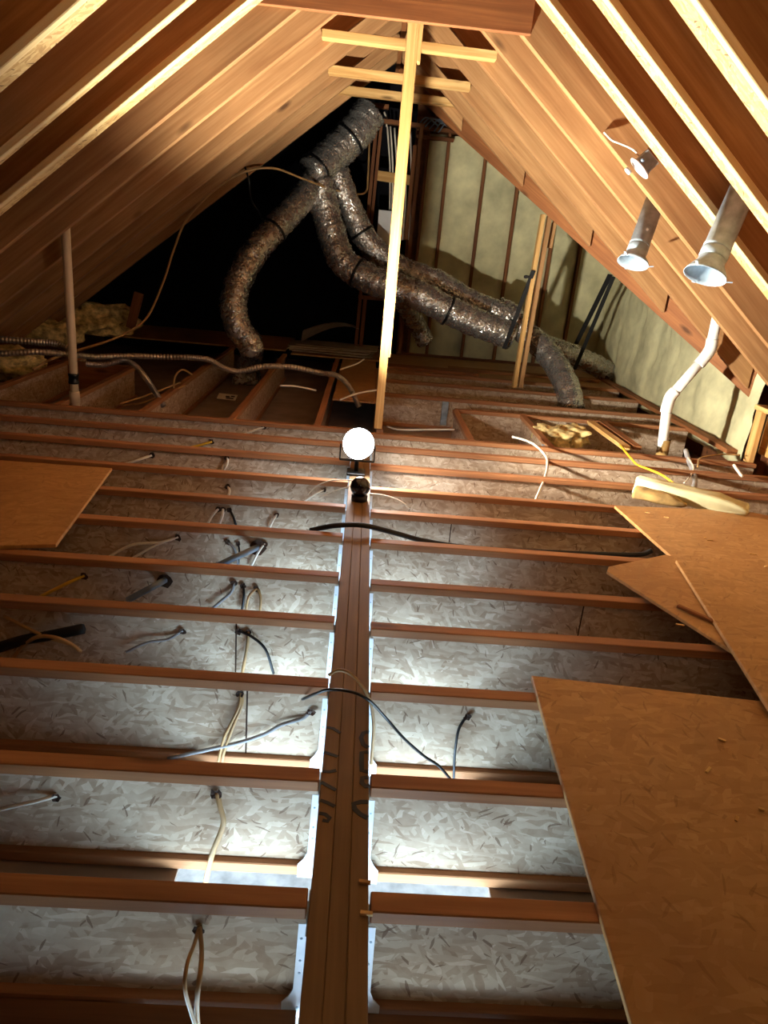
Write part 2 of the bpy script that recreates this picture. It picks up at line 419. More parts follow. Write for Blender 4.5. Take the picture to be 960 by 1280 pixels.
def hanger(side, y, label):
    s = -1 if side == 'L' else 1
    xf = s * .0672
    root = thing('joist_hanger', (xf, y, -.345), label, 'hanger', 'joist hangers on the ' + ('left' if s < 0 else 'right') + ' face of the beam')
    # two flanges nailed on the beam, two side plates, a seat
    zt, zb = -.045, -.349
    th = .003
    def bxs(x0, x1, y0, y1, z0, z1): return box_bm(min(x0, x1), max(x0, x1), y0, y1, z0, z1, 0)
    for sy, nm in ((-1, 'nailing_flange'), (1, 'nailing_flange')):
        y0 = y - .034 if sy < 0 else y + FW
        link(nm, bxs(xf, xf + s * th, y0, y0 + .034, zb, zt), M['bright_galv'], root)
    # side plates with a wider foot
    for yy in (y - .0022, y + FW + .0002):
        p = [(0, zt), (.020, zt), (.024, -.255), (.034, -.278), (.050, -.300), (.050, zb), (0, zb)]
        bm = poly_prism([(s * a, b) for a, b in p], 0, .002)
        sp = link('side_plate', bm, M['bright_galv'], root, Matrix.Translation((xf, yy, 0)))
        if yy < y:
            for zz in (-.09, -.16, -.20, -.315):
                lathe('nail_head', M['galv'], (xf + s * .012, yy, zz), (0, -1, 0), [(.0035, 0), (.003, .0015), (0, .0018)], 6, sp, False)
    link('seat', bxs(xf, xf + s * .050, y, y + FW, zb, zb + .003), M['bright_galv'], root)
for i in range(1, 12):
    hanger('L', YL[i], f'white galvanized joist hanger holding the left joist {ORD[i-1]} from the camera')
    hanger('R', YR[i], f'white galvanized joist hanger holding the right joist {ORD[i-1]} from the camera')

for x0, x1, lab in ((-3.9, -.08, 'left'), (.08, 3.2, 'right')):
    a = box('nailer_plank', M['stud'], x0, x1, 1.075, 1.185, -.345, -.32); tag(a, f'pinkish plank along the foot of the nearest {lab} joist', 'plank')
# ------------------------------------------------------------------ far left joists running away from the camera
for i, (x, y1) in enumerate(((-3.16, 8.3), (-2.45, 7.75), (-1.77, 9.9), (-1.04, 9.6), (-.34, 9.6))):
    joist('floor_joist', (x, 5.77, 0), (x, y1, 0), f'I-joist running away behind the cross joists, {["first", "second", "third", "fourth", "fifth"][i]} counted from the left eave', 'far left I-joists', front=1, web='web_side')
# header closing their far ends and the decking beyond
board('header', M['lumber_red'], (-2.5, 7.78, -.15), (-4.05, 7.78, -.15), .04, .29)
tag(bpy.data.objects['header'], 'dark header board closing the far left joist bays by the eave', 'header')
box('floor_sheet', M['sheet'], -.30, .14, 6.9, 9.6, -.02, -.002)
tag(bpy.data.objects['floor_sheet'], 'flake board deck panel on the floor left of the hanging post', 'panel')
box('floor_sheet', M['sheet'], -1.0, .2, 9.7, 10.9, -.02, -.001)
tag(bpy.data.objects['floor_sheet.001'], 'dim flake board deck under the paper stack at the back', 'panel')
box('floor_sheet', M['sheet'], -3.9, -1.1, 9.95, 11.4, -.02, -.001)
tag(bpy.data.objects['floor_sheet.002'], 'dark flake board deck at the back left under the roof', 'panel')

# ------------------------------------------------------------------ far right cross joists
for y, x0, nm in ((6.86, .90, 'nearest the deep open bay'), (7.40, .16, 'behind the deep open bay'), (8.26, .16, 'under the foot of the leaning post'), (8.95, .16, 'at the back below the end wall')):
    joist('floor_joist', (x0, y, 0), (3.25, y, 0), f'reddish I-joist in the far right floor, {nm}', 'far right I-joists', front=1)
for x, y0, y1, lab in ((.93, 5.68, 6.85, 'short I-joist stub bridging the deep bay right of the hanging post'), (1.60, 5.68, 6.85, 'second short I-joist stub beside the yellow insulation')):
    joist('floor_joist', (x, y0, 0), (x, y1, 0), lab, 'short stub joists', front=1, web='web_side')
joist('floor_joist', (.12, 5.78, 0), (.12, 8.95, 0), 'I-joist running back from under the hanging post', 'short stub joists', front=-1, web='web_side')
box('deck_plank', M['lumber_red'], .2, 1.45, 9.05, 9.30, .0, .035); tag(bpy.data.objects['deck_plank'], 'wide reddish plank lying across the back joists below the duct', 'plank')
box('deck_plank', M['lumber_red'], 1.1, 3.1, 9.35, 9.52, .0, .035); tag(bpy.data.objects['deck_plank.001'], 'long dark plank lying behind the leaning post foot', 'plank')
box('floor_sheet', M['sheet'], .2, 3.2, 9.0, 10.5, -.03, -.002); tag(bpy.data.objects['floor_sheet.003'], 'dark deck panel along the foot of the foam end wall', 'panel')
a = board('cross_board', M['lumber_pale'], at(738, 528, z=.02), at(783, 560, z=.02), .07, .035); tag(a, 'pale board laid slanting over the bay beside the yellow cable', 'board')
a = board('cross_board', M['lumber_red'], at(752, 528, z=.02), at(797, 560, z=.02), .07, .035); tag(a, 'reddish board laid slanting beside the pale slanting board', 'board')
# galvanised hanger plates standing in the bay
a = box('stub_hanger', M['galv'], 1.52, 1.545, 5.72, 5.8, -.2, -.02); tag(a, 'grey metal hanger on the stub joist near the yellow insulation', 'hanger')
a = box('stub_hanger', M['galv'], .83, .895, 7.36, 7.38, -.28, -.03); tag(a, 'dull grey hanger plate on the web behind the deep bay', 'hanger')

# ------------------------------------------------------------------ rafters
def rafter(side, k, x_low, x_top, th, strip, label, group):
    y = 3.334 + .5625 * k
    t, sg = (TL, -1) if side == 'L' else (TR, 1)
    d = Vector((sg, 0, -t)).normalized()
    ptop = Vector((x_top, y, ZR - t * abs(x_top - XR))); plow = Vector((x_low, y, ZR - t * abs(x_low - XR)))
    L = (plow - ptop).length
    root = thing('rafter', plow, label, 'rafter', group)
    mw = frame(ptop, d, (0, 0, 1))
    ylo, yhi = (0, th) if mw.col[1][1] < 0 else (-th, 0)     # towards the camera
    ca = 1 / math.sqrt(1 + t * t); lift = (.034 if strip else 0)
    dz = RD * ca; sh = RD * ca * t
    sh0 = lift * t
    pts = [(-sh0 * 1, lift), (L - sh0, lift), (L - sh, dz - .002), (-sh, dz - .002)]
    link('board', poly_prism(pts, ylo, yhi, .003), M['lumber'], root, mw)
    if strip:
        w_ = strip
        a, b = (0, w_) if mw.col[1][1] < 0 else (-w_, 0)
        bw = min(.045, w_ * .45); na = a if abs(a) > abs(b) else b            # pale strip added along the near edge to catch the lamp light
        c0, c1 = (na - bw, na) if na > 0 else (na, na + bw)
        if na > 0: b = na - bw - .001
        else: a = na + bw + .001
        link('bright_edge', box_bm(.02, L - .02, c0, c1, -.004, lift - .001, .004), M['strip_edge'], root, mw)
        s = link('furring_strip', box_bm(.02, L - .02, a, b, 0, lift - .001, .003), [M['strip'], M['strip_edge']], root, mw)
        for p in s.data.polygons:
            if abs(p.normal.y) > .5: p.material_index = 1
        s['label'] = 'pale flake board strip nailed under the rafter'
    return root
STRIP_L = {-1: .155, 0: .155, 1: .075, 2: .15}
STRIP_R = {-1: .155, 0: .175, 1: .135, 2: .15}
for k in range(-5, 10):
    nl = ORD[k] if 0 <= k else None
    pl = f'left roof rafter, {nl} one counted in from the near top corner' if nl else f'left roof rafter overhead and behind the view, {ORD[-k]} back'
    rafter('L', k, -3.95, XR - .025, .06, STRIP_L.get(k, .155 if k < 0 else 0), pl, 'left rafters')
    if k <= 5: xl, tt = 3.6 if k < 5 else 3.3, ''
    else: xl, tt = valley_x(3.334 + .5625 * k) - .03, ', ending on the valley'
    pr = f'right roof rafter, {nl} one counted in from the near top corner{tt}' if nl else f'right roof rafter overhead and behind the view, {ORD[-k]} back'
    rafter('R', k, xl, XR + .025, .06, STRIP_R.get(k, .155 if k < 0 else 0), pr, 'right rafters')
a = board('ridge_board', M['lumber_red'], (XR, -1.8, ZR + .19), (XR, 9.3, ZR + .19), .045, .30); tag(a, 'long ridge board along the peak of the roof', 'ridge board')
# valley rafter, doubled
vr = thing('valley_rafter', (3.35, 6.1, zr_(3.35)), 'reddish valley rafter the shorter right rafters run into', 'rafter')
for j, off in enumerate((0, .05)):
    A = Vector((.14, 9.04, zr_(.14))); B = Vector((3.36, 6.097, zr_(3.36)))
    n = Vector((.74, .675, 0)) * off
    d = B - A; mw = frame(A + n, d)
    dv = .26
    ca = math.hypot(d.x, d.y) / d.length; sh = dv * abs(d.z) / d.length
    link('board', poly_prism([(0, -.03), (d.length, -.03), (d.length - sh, dv * ca), (-sh, dv * ca)], -.022, .022, .003), M['lumber_red'], vr, mw)

# collar ties
for y0, y1, xa, xb, za, zb_, h, mat, lab in (
        (4.925, 4.97, -.9, .815, 2.775, 2.765, .20, 'lumber_red', 'reddish collar tie crossing overhead in front of the hanging post'),
        (5.985, 6.085, -.505, .772, 2.815, 2.790, .056, 'lumber_pale', 'pale collar tie, front one behind the hanging post'),
        (7.10, 7.205, -.52, .725, 2.82, 2.80, .066, 'lumber_pale', 'middle pale collar tie behind the hanging post'),
        (8.23, 8.33, -.75, .80, 2.885, 2.865, .075, 'lumber_pale', 'rearmost shaded collar tie below the peak')):
    a = board('collar_tie', M[mat], (xa, (y0 + y1) / 2, za), (xb, (y0 + y1) / 2, zb_), y1 - y0, h); tag(a, lab, 'collar tie', 'collar ties')

# hanging post under the ridge
pz = thing('hanging_post', (.14, 5.75, .02), 'pale doubled lumber post hanging from the ridge down to the beam behind the lamp', 'post')
for x0, x1, ya, z0, z1, lab in ((.108, .150, 5.74, .005, 3.05, 0), (.150, .192, 5.74, .56, 3.05, 0), (.192, .232, 5.76, 2.53, 3.05, 0)):
    pass
def postply(name, tl, tr, bl, br, y, th):
    zt = at(*tl, y=y); zb = at(*bl, y=y); x0 = (zt.x + zb.x) / 2
    wd = ((at(*tr, y=y).x - zt.x) + (at(*br, y=y).x - zb.x)) / 2
    z0 = zb.z; z1 = zt.z
    bm = bmesh.new()
    board(name, M['lumber_pale'], (x0 + wd / 2, y + th / 2, z0), (x0 + wd / 2, y + th / 2, max(z1, z0 + .1)), th, wd, (1, 0, 0), pz)
postply('ply', (505.5, 8), (521, 8), (472.5, 536), (479.5, 536), 5.74, .10)
postply('ply', (518, 8), (528, 8), (478, 446), (487, 446), 5.745, .09)
postply('ply', (526, 9), (532, 9), (519, 77), (525, 77), 5.75, .09)

# leaning stud post at the right
rp = thing('stud_post', (1.83, 8.36, .0), 'doubled stud post standing under the right rafters beside the black strap', 'post')
def quad_board(name, a, b, y, th, w, mat, parent):
    p, q = at(*a, y=y), at(*b, y=y); board(name, M[mat], p, q, th, w, (1, 0, 0), parent)
quad_board('stud', (642.5, 484), (679, 268), 8.37, .09, .045, 'lumber_pale', rp)
quad_board('stud', (650, 484), (687, 270), 8.385, .09, .045, 'lumber', rp)
quad_board('cleat', (687, 310), (693, 278), 8.47, .04, .05, 'lumber', rp)

# ------------------------------------------------------------------ foam end wall with studs
YW = 10.6
wall = tag(box('wall_back', M['sheathing'], .45, 3.6, YW + .12, YW + .16, -.3, 3.3, bev=0), kind='structure')
studs_x = [.60, .93, 1.36, 1.73, 2.11, 2.52, 2.92, 3.26]
studs_x = [at(523, 300, y=YW).x, at(547, 310, y=YW).x, at(593, 310, y=YW).x, at(636, 310, y=YW).x, at(722, 330, y=YW).x - .42, at(722, 330, y=YW).x, at(763, 400, y=YW).x, at(786, 420, y=YW).x + .05]
studs_x = sorted(studs_x)
for x in studs_x:
    board('stud', M['stud'], (x, YW, .0), (x, YW, 2.92), .09, .04, (1, 0, 0), wall)
for a, b in zip(studs_x, studs_x[1:]):
    if b - a < .12: continue
    nx, nz = 10, 60; bm = bmesh.new(); g = []
    for i in range(nx + 1):
        row = []
        for j in range(nz + 1):
            u = i / nx; x = a + .018 + (b - a - .036) * u; z = 2.9 * j / nz
            e = 4 * u * (1 - u)
            y = YW + .03 - .035 * e ** .5 - .02 * noise.noise((x * 5, z * 4, 1)) - .008 * noise.noise((x * 18, z * 15, 4))
            row.append(bm.verts.new((x, y, z)))
        g.append(row)
    for i in range(nx):
        for j in range(nz): bm.faces.new((g[i][j], g[i + 1][j], g[i + 1][j + 1], g[i][j + 1]))
    link('foam_fill', bm, M['foam'], wall, None, True)
board('top_plate', M['stud'], (.45, YW - .02, 2.945), (3.4, YW - .02, 2.945), .12, .05, parent=wall)
board('top_plate', M['stud'], (.45, YW - .04, 2.84), (.95, YW - .04, 2.84), .10, .04, parent=wall)
board('bottom_plate', M['stud'], (.45, YW, -.0), (3.4, YW, -.0), .12, .05, parent=wall)
# right knee wall, foam over studs
kw = tag(box('wall_right', M['sheathing'], 3.56, 3.62, 6.05, YW + .1, -.35, 3.4, bev=0), kind='structure')
tag(box('wall_right_near', M['sheathing'], 3.62, 3.66, -1.9, 6.05, -.35, .5, bev=0), kind='structure')
bm = bmesh.new(); g = []
ny, nz = 90, 36
for i in range(ny + 1):
    row = []
    for j in range(nz + 1):
        y = 5.95 + (YW - .05 - 5.95) * i / ny; z = -.12 + 2.3 * j / nz
        pocket = abs(((y - 5.95) / .62) % 1 - .5) * 2
        x = 3.36 - .022 * (1 - pocket ** 6) - .06 * noise.noise((y * 1.6, z * 2.5, 7)) - .02 * noise.noise((y * 11, z * 11, 2)) + .05 * z
        row.append(bm.verts.new((x, y, z)))
    g.append(row)
for i in range(ny):
    for j in range(nz): bm.faces.new((g[i][j], g[i][j + 1], g[i + 1][j + 1], g[i + 1][j]))
link('foam_fill', bm, M['foam'], kw, None, True)
board('bottom_plate', M['lumber_red'], (3.26, 6.0, .0), (3.26, 10.5, .0), .10, .04, parent=kw)
# framed stub of the near knee wall
kf = thing('knee_wall_stub', (3.3, 5.6, 0), 'pale stud stub of the knee wall at the right edge under the rafters', 'wall framing')
board('stud', M['lumber_pale'], (3.28, 5.75, -.02), (3.28, 5.75, .42), .09, .045, (1, 0, 0), kf)
board('stud', M['lumber_pale'], (3.36, 5.40, -.02), (3.36, 5.40, .42), .09, .045, (1, 0, 0), kf)
board('plate', M['lumber_pale'], (3.32, 5.2, .435), (3.32, 5.86, .435), .10, .04, parent=kf)
board('backing', M['lumber_pale'], (3.42, 5.2, .22), (3.42, 5.86, .22), .03, .36, parent=kf)

# ------------------------------------------------------------------ framed opening in the middle of the back
YF = 10.25
fr = thing('door_frame', (.2, YF, 0), 'dark stud frame of the opening in the back wall with cables inside', 'frame')
def fb(name, a, b, w, d=.09, mat='stud'):
    board(name, M[mat], at(*a, y=YF), at(*b, y=YF), d, w, (1, 0, 0), fr)
fb('stud', (471, 152), (444, 440), .045); fb('stud', (477, 152), (462, 300), .04)
fb('stud', (527, 160), (499, 440), .05); fb('stud', (519, 182), (507, 300), .05)
board('header', M['stud'], at(466, 150, y=YF), at(530, 158, y=YF), .09, .05, parent=fr)
board('header', M['stud'], at(462, 131, y=YF), at(486, 134, y=YF), .09, .05, parent=fr)
board('rail', M['lumber_pale'], at(469, 219, y=YF + .03), at(516, 226, y=YF + .03), .04, .12, parent=fr)
board('stud', M['stud'], at(457, 370, y=YF - .02), at(450, 442, y=YF - .02), .08, .05, (1, 0, 0), fr)
board('rail', M['stud'], at(448, 371, y=YF), at(505, 376, y=YF), .08, .05, parent=fr)
p = at(472, 306, y=YF - .05); q = at(488, 264, y=YF - .05)
a = box('panel_box', M['white_paint'], p.x - .02, q.x + .05, YF - .14, YF - .06, p.z, q.z); tag(a, 'pale grey electrical panel on the back frame behind the post', 'panel')
for i, (u, v) in enumerate((((484, 158), (487, 262)), ((488, 158), (490, 262)), ((493, 160), (495, 262)), ((513, 165), (511, 300)), ((480, 140), (483, 158)), ((507, 200), (503, 300)))):
    P = [at(*u, y=YF + .06), at((u[0] + v[0]) / 2 + 2, (u[1] + v[1]) / 2, y=YF + .05), at(*v, y=YF - .02)]
    a = tube('cable', M['white_cable'], P, .011, segs=6); tag(a, f'white cable hanging inside the dark back frame, {ORD[i] if i else "first"} of the six there', 'cable', 'cables in the back frame')
for i in range(6):
    x0 = .43 + .06 * i
    P = [Vector((x0, YW - .12, 2.93 + .03 * math.sin(i))), Vector((x0 + .12, YW - .2, 3.05)), Vector((x0 + .28, YW - .16, 2.98 + .02 * (i % 2)))]
    a = tube('cable', M['conduit'], P, .010, segs=6); tag(a, f'greyish cable looped over the top plate of the foam wall, {ORD[i] if i else "first"} from the left', 'cable', 'cables on the top plate')
# cavity behind the frame
tag(box('wall_cavity', M['unlit_dark'], .0, .55, 11.0, 11.1, -.3, 3.5, bev=0), kind='structure')

# ------------------------------------------------------------------ foil ducts
def duct(pts, r, label, n=70, straps=(), taper=None):
    root = thing('foil_duct', pts[0], label, 'duct', 'insulated foil ducts')
    sd = random.random() * 50
    def rf(t, a, i):
        v = 1 + .022 * math.sin(i * 2.3 + 1.8 * math.sin(a * 2 + sd)) + .09 * noise.noise((math.cos(a) * 1.6 + sd, math.sin(a) * 1.6, i * .28)) + .085 * noise.noise((math.cos(a) * 3.2 + sd, math.sin(a) * 3.2, i * .8))
        if taper: v *= taper(t)
        return v
    tube('sleeve', M['foil'], pts, r, n, 22, root, rf)
    P = smooth_path(pts, n)
    for t in straps:
        k = int(t * n); T = (P[min(k + 1, n)] - P[max(k - 1, 0)]).normalized()
        lathe('strap', M['black'], P[k] - T * .02, T, [(r * 1.06, 0), (r * 1.09, 0), (r * 1.09, .03), (r * 1.06, .03)], 22, root)
    return root
def pp(l): return [at(a, b, y=y) for a, b, y in l]
duct(pp([(462, 140, 9.6), (445, 165, 9.5), (418, 192, 9.4), (390, 218, 9.2)]), .20, 'dark foil trunk duct running down from the peak left of the frame', 60, (.45, .95))
duct(pp([(400, 215, 9.3), (375, 252, 9.0), (340, 290, 8.7), (312, 325, 8.5), (293, 368, 8.3), (296, 405, 8.2), (314, 432, 8.2)]), .15, 'foil duct curling down the dark left side to the floor boot', 110, (.33,))
duct(pp([(398, 225, 9.2), (410, 275, 9.2), (428, 325, 9.1), (465, 350, 9.0), (520, 368, 8.9), (560, 388, 8.9), (600, 405, 8.9), (640, 420, 8.9)]), .17, 'long thick foil duct sagging across behind the hanging post', 130, (.37, .72))
duct(pp([(420, 215, 9.45), (440, 265, 9.5), (462, 305, 9.5), (500, 335, 9.5), (545, 352, 9.45), (590, 378, 9.4), (625, 392, 9.3)]), .15, 'upper foil duct lying above the thick sagging duct', 110, (.28,))
duct(pp([(622, 385, 9.2), (640, 395, 9.1), (652, 412, 9.0), (675, 432, 8.85), (694, 455, 8.6), (708, 482, 8.3), (716, 515, 8.05)]), .145, 'foil duct dropping into the floor right of the stud post', 90, ())
duct(pp([(672, 428, 9.6), (705, 440, 9.6), (745, 457, 9.7), (780, 480, 9.8), (805, 494, 9.85)]), .14, 'pale foil duct running to the right knee wall behind black straps', 70, ())
duct(pp([(496, 362, 9.05), (510, 388, 9.5), (522, 408, 9.75), (532, 428, 9.8)]), .12, 'short stray foil duct end below the long duct', 30, ())
# metal collar box where the two ducts join
p = at(625, 395, y=9.05)
jc = thing('duct_collar', p, 'crumpled metal junction collar between ducts by the stud post', 'collar')
lathe('collar', M['foil'], p + Vector((-.14, 0, .07)), (1, -.1, -.35), [(.12, 0), (.15, .01), (.15, .14), (.13, .15), (.155, .17), (.155, .26), (.12, .27)], 14, jc, False)
# boot on the floor at the end of the left duct
bp = at(302, 480, z=-.2)
bp = at(306, 482, z=ZC)
bt = thing('duct_boot', (bp.x, bp.y, ZC), 'foil wrapped duct boot in the far left joist bay', 'duct boot')
P0 = at(314, 432, y=8.2)
duct_end = Vector((bp.x, bp.y + .16, ZC + .22))
tube('neck', M['foil'], [P0, (P0 + duct_end) / 2 + Vector((.03, 0, .02)), duct_end], .13, 24, 18, bt, lambda t, a, i: 1 + .06 * math.sin(i * 2) + .1 * noise.noise((math.cos(a) * 2, math.sin(a) * 2, i * .4)))
link('box', poly_prism([(-.17, 0), (.17, 0), (.15, .12), (.10, .24), (-.10, .24), (-.15, .12)], -.16, .16, .02), M['foil'], bt, Matrix.Translation((bp.x, bp.y + .16, ZC + .001)))

# black hanging straps
def strap(p, q, label, w=.04):
    a = board('hanger_strap', M['rubber'], p, q, .012, w, (1, 0, 0)); tag(a, label, 'strap', 'black duct straps')
strap(at(667, 338, y=8.30), at(630, 436, y=8.62), 'black strap slanting in front of the stud post down to the duct', .05)
a = lathe('strap_buckle', M['rubber'], at(655, 346, y=8.30), (1, -.4, .1), [(0, 0), (.014, 0), (.02, .02), (.012, .06), (0, .07)], 10); tag(a, 'black toggle sticking out of the strap on the stud post', 'buckle')
strap(at(763, 343, y=9.0), at(720, 430, y=9.55), 'left one of two black straps hanging from the valley to the pale duct', .06)
strap(at(767, 346, y=8.95), at(718, 462, y=9.45), 'right one of two black straps hanging from the valley to the pale duct', .05)

# ------------------------------------------------------------------ pipes
vp = thing('vent_pipe', at(93, 497, y=5.98), 'cream vent pipe with black coupling rising at the left into the rafters', 'pipe')
A, B = at(93.5, 500, y=5.98), at(82, 288, y=5.98)
Bt = A + (B - A) * 1.22; K = A + (B - A) * .19
tube('pipe', M['pvc_cream'], [A - Vector((0, 0, .2)), Bt], .034, 4, 20, vp)
d = (B - A).normalized()
lathe('coupling', M['black'], A + (B - A) * .105, d, [(.034, 0), (.042, 0), (.043, .015), (.039, .02), (.039, .06), (.043, .065), (.043, .085), (.034, .086)], 20, vp)
lathe('fitting', M['pvc_cream'], A - d * .02, d, [(.034, 0), (.042, 0), (.042, .09), (.034, .095)], 20, vp)
rpp = thing('drain_pipe', at(828, 552, y=5.95), 'white plastic drain pipe with two bends at the right under the rafters', 'pipe')
PP = [at(829, 560, y=5.95), at(834, 508, y=5.95), at(838, 496, y=5.95), at(880, 448, y=5.95), at(888, 436, y=5.95), at(896, 400, y=5.95), at(902, 372, y=5.95)]
def seg(a, b): tube('pipe', M['pvc'], [a, b], .042, 2, 20, rpp)
seg(PP[1], PP[0] - Vector((0, 0, .1))); seg(PP[2], PP[3]); seg(PP[4], PP[6])
tube('elbow', M['pvc'], [PP[1] - Vector((0, 0, .05)), PP[1], PP[2], PP[2] + (PP[3] - PP[2]) * .16], .049, 16, 20, rpp)
tube('elbow', M['pvc'], [PP[3] - (PP[3] - PP[2]) * .16, PP[3], PP[4], PP[4] + (PP[6] - PP[4]) * .2], .049, 16, 20, rpp)
s = lathe('dirty_sleeve', M['fiber'], PP[0] - Vector((0, 0, .15)), (0, 0, 1), [(.046, 0), (.05, .01), (.05, .22), (.044, .225)], 18, rpp); s['label'] = 'brown soiled lower end of the pipe'

def vent(top, flare, y, r, label):
    a, b = at(*top, y=y + .075), at(*flare, y=y - .065); d = (b - a).normalized(); L = (b - a).length
    a0 = a - d * .25
    root = thing('metal_vent', a0, label, 'vent', 'galvanized vents in the right roof')
    lathe('pipe', M['galv'], a0, d, [(r * .96, 0), (r, 0), (r, L * .62 + .25), (r * 1.04, L * .63 + .25), (r * 1.04, L * .66 + .25), (r, L * .67 + .25)], 28, root)
    z0 = L * .67 + .25
    lathe('collar', M['galv'], a0, d, [(r * .98, z0), (r * 1.05, z0 + .005), (r * 1.05, z0 + .05), (r * .98, z0 + .055)], 28, root)
    lathe('flare', M['galv'], a0, d, [(r, z0 + .05), (r * 1.02, z0 + .08), (r * 1.5, L + .25 - .02), (r * 1.62, L + .25), (r * 1.58, L + .25), (r * 1.46, L + .25 - .022), (r * .95, z0 + .085), (r * .93, z0 + .0)], 28, root)
    for q in (.1, 2.4, 4.3):
        e = d.orthogonal().normalized(); f2 = d.cross(e)
        c = b + (e * math.cos(q) + f2 * math.sin(q)) * r * 1.55
        board('mounting_tab', M['galv'], c, c + (e * math.cos(q) + f2 * math.sin(q)) * .035 - d * .01, .015, .003, d, root, 0)
    return root, a, d
v1, va, vd = vent((815, 262), (791, 329), 5.28, .068, 'smaller galvanized vent stub with flared mouth, left one under the right rafters')
lathe('sticker', M['paper'], va + vd * .18 + (Vector((-.25, -1, -.5)) - vd * Vector((-.25, -1, -.5)).dot(vd)).normalized() * .0685, Vector((-.25, -1, -.5)) - vd * Vector((-.25, -1, -.5)).dot(vd), [(0.0, .001), (.012, .001), (.012, 0), (0, 0)], 4, v1, False)
vent((925, 245), (881, 345), 4.12, .072, 'larger galvanized vent stub with flared mouth, right one under the right rafters')

# ceiling junction box with a white cover
jy = 4.86
jb = thing('junction_box', at(805, 208, y=jy), 'metal junction box with white round cover hung on a right rafter', 'junction box')
dd = Vector((-.66, .08, -.75)).normalized(); ja = at(815, 196, y=jy)
link('box', poly_prism([(0, -.055), (.085, -.055), (.085, .055), (0, .055)], -.05, .05, .006), M['galv'], jb, frame(ja, dd))
lathe('cover', M['white_paint'], ja + dd * .085, dd, [(0, 0), (.075, 0), (.082, .006), (.078, .014), (.03, .026), (0, .028)], 24, jb)
for q in ((.06, .03), (-.05, -.05)):
    lathe('knob', M['conduit'], frame(ja, dd) @ Vector((.07, q[0], q[1])), Vector((.3, -1, .2)) if q[0] > 0 else Vector((1, -1, 0)), [(0, 0), (.012, 0), (.014, .012), (.008, .02), (0, .021)], 10, jb)
lathe('bulb_socket', M['white_paint'], ja + dd * .11 + Vector((-.05, 0, .0)), dd, [(0, 0), (.022, 0), (.022, .02), (0, .024)], 14, jb)
a = tube('cable', M['white_cable'], pp([(755, 165, 4.95), (765, 175, 4.93), (777, 180, 4.9), (790, 186, 4.88), (801, 196, 4.86)]), .007, segs=6); tag(a, 'short white cable reaching the junction box in the right rafters', 'cable')

# ------------------------------------------------------------------ work lamp on the beam
wl = thing('work_lamp', (LAMP.x, LAMP.y, 0), 'glaring white work lamp standing on the beam', 'lamp')
box('base', M['black'], LAMP.x - .06, LAMP.x + .06, LAMP.y - .02, LAMP.y + .11, .0, .018, wl, .004)
lathe('post', M['black'], (LAMP.x, LAMP.y + .05, .012), (0, 0, 1), [(0, 0), (.016, 0), (.014, LAMP.z - .125), (.022, LAMP.z - .12), (.022, LAMP.z - .10), (0, LAMP.z - .10)], 16, wl)
for s in (-1, 1):
    board('yoke_arm', M['black'], (LAMP.x + s * .112, LAMP.y + .05, LAMP.z - .108), (LAMP.x + s * .112, LAMP.y + .05, LAMP.z), .03, .008, (1, 0, 0), wl)
board('yoke_bar', M['black'], (LAMP.x - .114, LAMP.y + .05, LAMP.z - .108), (LAMP.x + .114, LAMP.y + .05, LAMP.z - .108), .03, .008, parent=wl)
ld = (CAM - LAMP + Vector((.6, 0, .8))).normalized(); ld = Vector((0.05, -1, .30)).normalized()
lathe('housing', M['black'], LAMP + Vector((0, .065, .0)), ld, [(0, -.02), (.06, -.02), (.10, .0), (.106, .05), (.098, .052)], 32, wl)
lathe('lens', M['lens'], LAMP + Vector((0, .065, .0)), ld, [(.097, .045), (.10, .053), (.078, .09), (.036, .108), (0, .112)], 32, wl)

# black ball on the beam
bb = thing('black_ball', (.004, 3.96, 0), 'glossy black ball on a short collar sitting on the beam in front of the lamp', 'ball')
lathe('collar', M['black'], (.004, 3.97, 0), (0, 0, 1), [(0, 0), (.048, 0), (.048, .03), (.03, .035), (0, .036)], 24, bb)
lathe('ball', M['gloss_black'], (.004, 3.97, .083), (0, 0, 1), [(.0585 * math.sin(math.pi * i / 16) if 0 < i < 16 else 0, -.0585 * math.cos(math.pi * i / 16)) for i in range(17)], 28, bb)

# ------------------------------------------------------------------ loose sheets on the joists
def sheet(name, pts, z, th, mat, label, tilt=None):
    """pts: plan outline (x, y); tilt: z per corner"""
    o0 = Vector((pts[0][0], pts[0][1], z)); bm = bmesh.new()
    zz = tilt or [0] * len(pts)
    a = [bm.verts.new((x - o0.x, y - o0.y, q)) for (x, y), q in zip(pts, zz)]; b = [bm.verts.new((x - o0.x, y - o0.y, q + th)) for (x, y), q in zip(pts, zz)]
    n = len(pts); bm.faces.new(a[::-1]); bm.faces.new(b)
    for i in range(n): bm.faces.new((a[i], a[(i + 1) % n], b[(i + 1) % n], b[i]))
    bmesh.ops.recalc_face_normals(bm, faces=bm.faces); bmesh.ops.bevel(bm, geom=bm.edges[:], offset=.0025, segments=1, affect='EDGES')
    return tag(link(name, bm, mat, None, Matrix.Translation(o0)), label, 'panel', 'loose flake board sheets')
def g(px, py, z=.02):
    p = at(px, py, z=z); return (p.x, p.y)
sheet('floor_sheet', [g(664, 844), g(960, 877), (1.9, 2.06), (1.9, -.5), (.56, -.5), g(790, 1280)], .001, .019, M['sheet'], 'large orange flake board sheet filling the lower right corner')
sheet('floor_sheet', [g(768, 632), g(845, 700), (1.78, 2.75), (3.2, 2.6), (3.2, 3.9), g(930, 638)], .001, .019, M['sheet'], 'upper right flake board sheet lying beside the broken foam block')
sheet('floor_sheet', [g(760, 712), g(758, 718), g(922, 824, .018), (2.1, 2.5), (2.15, 3.2), g(830, 697)], .021, .016, M['sheet'], 'pointed offcut of flake board under the overlapping sheet at right')
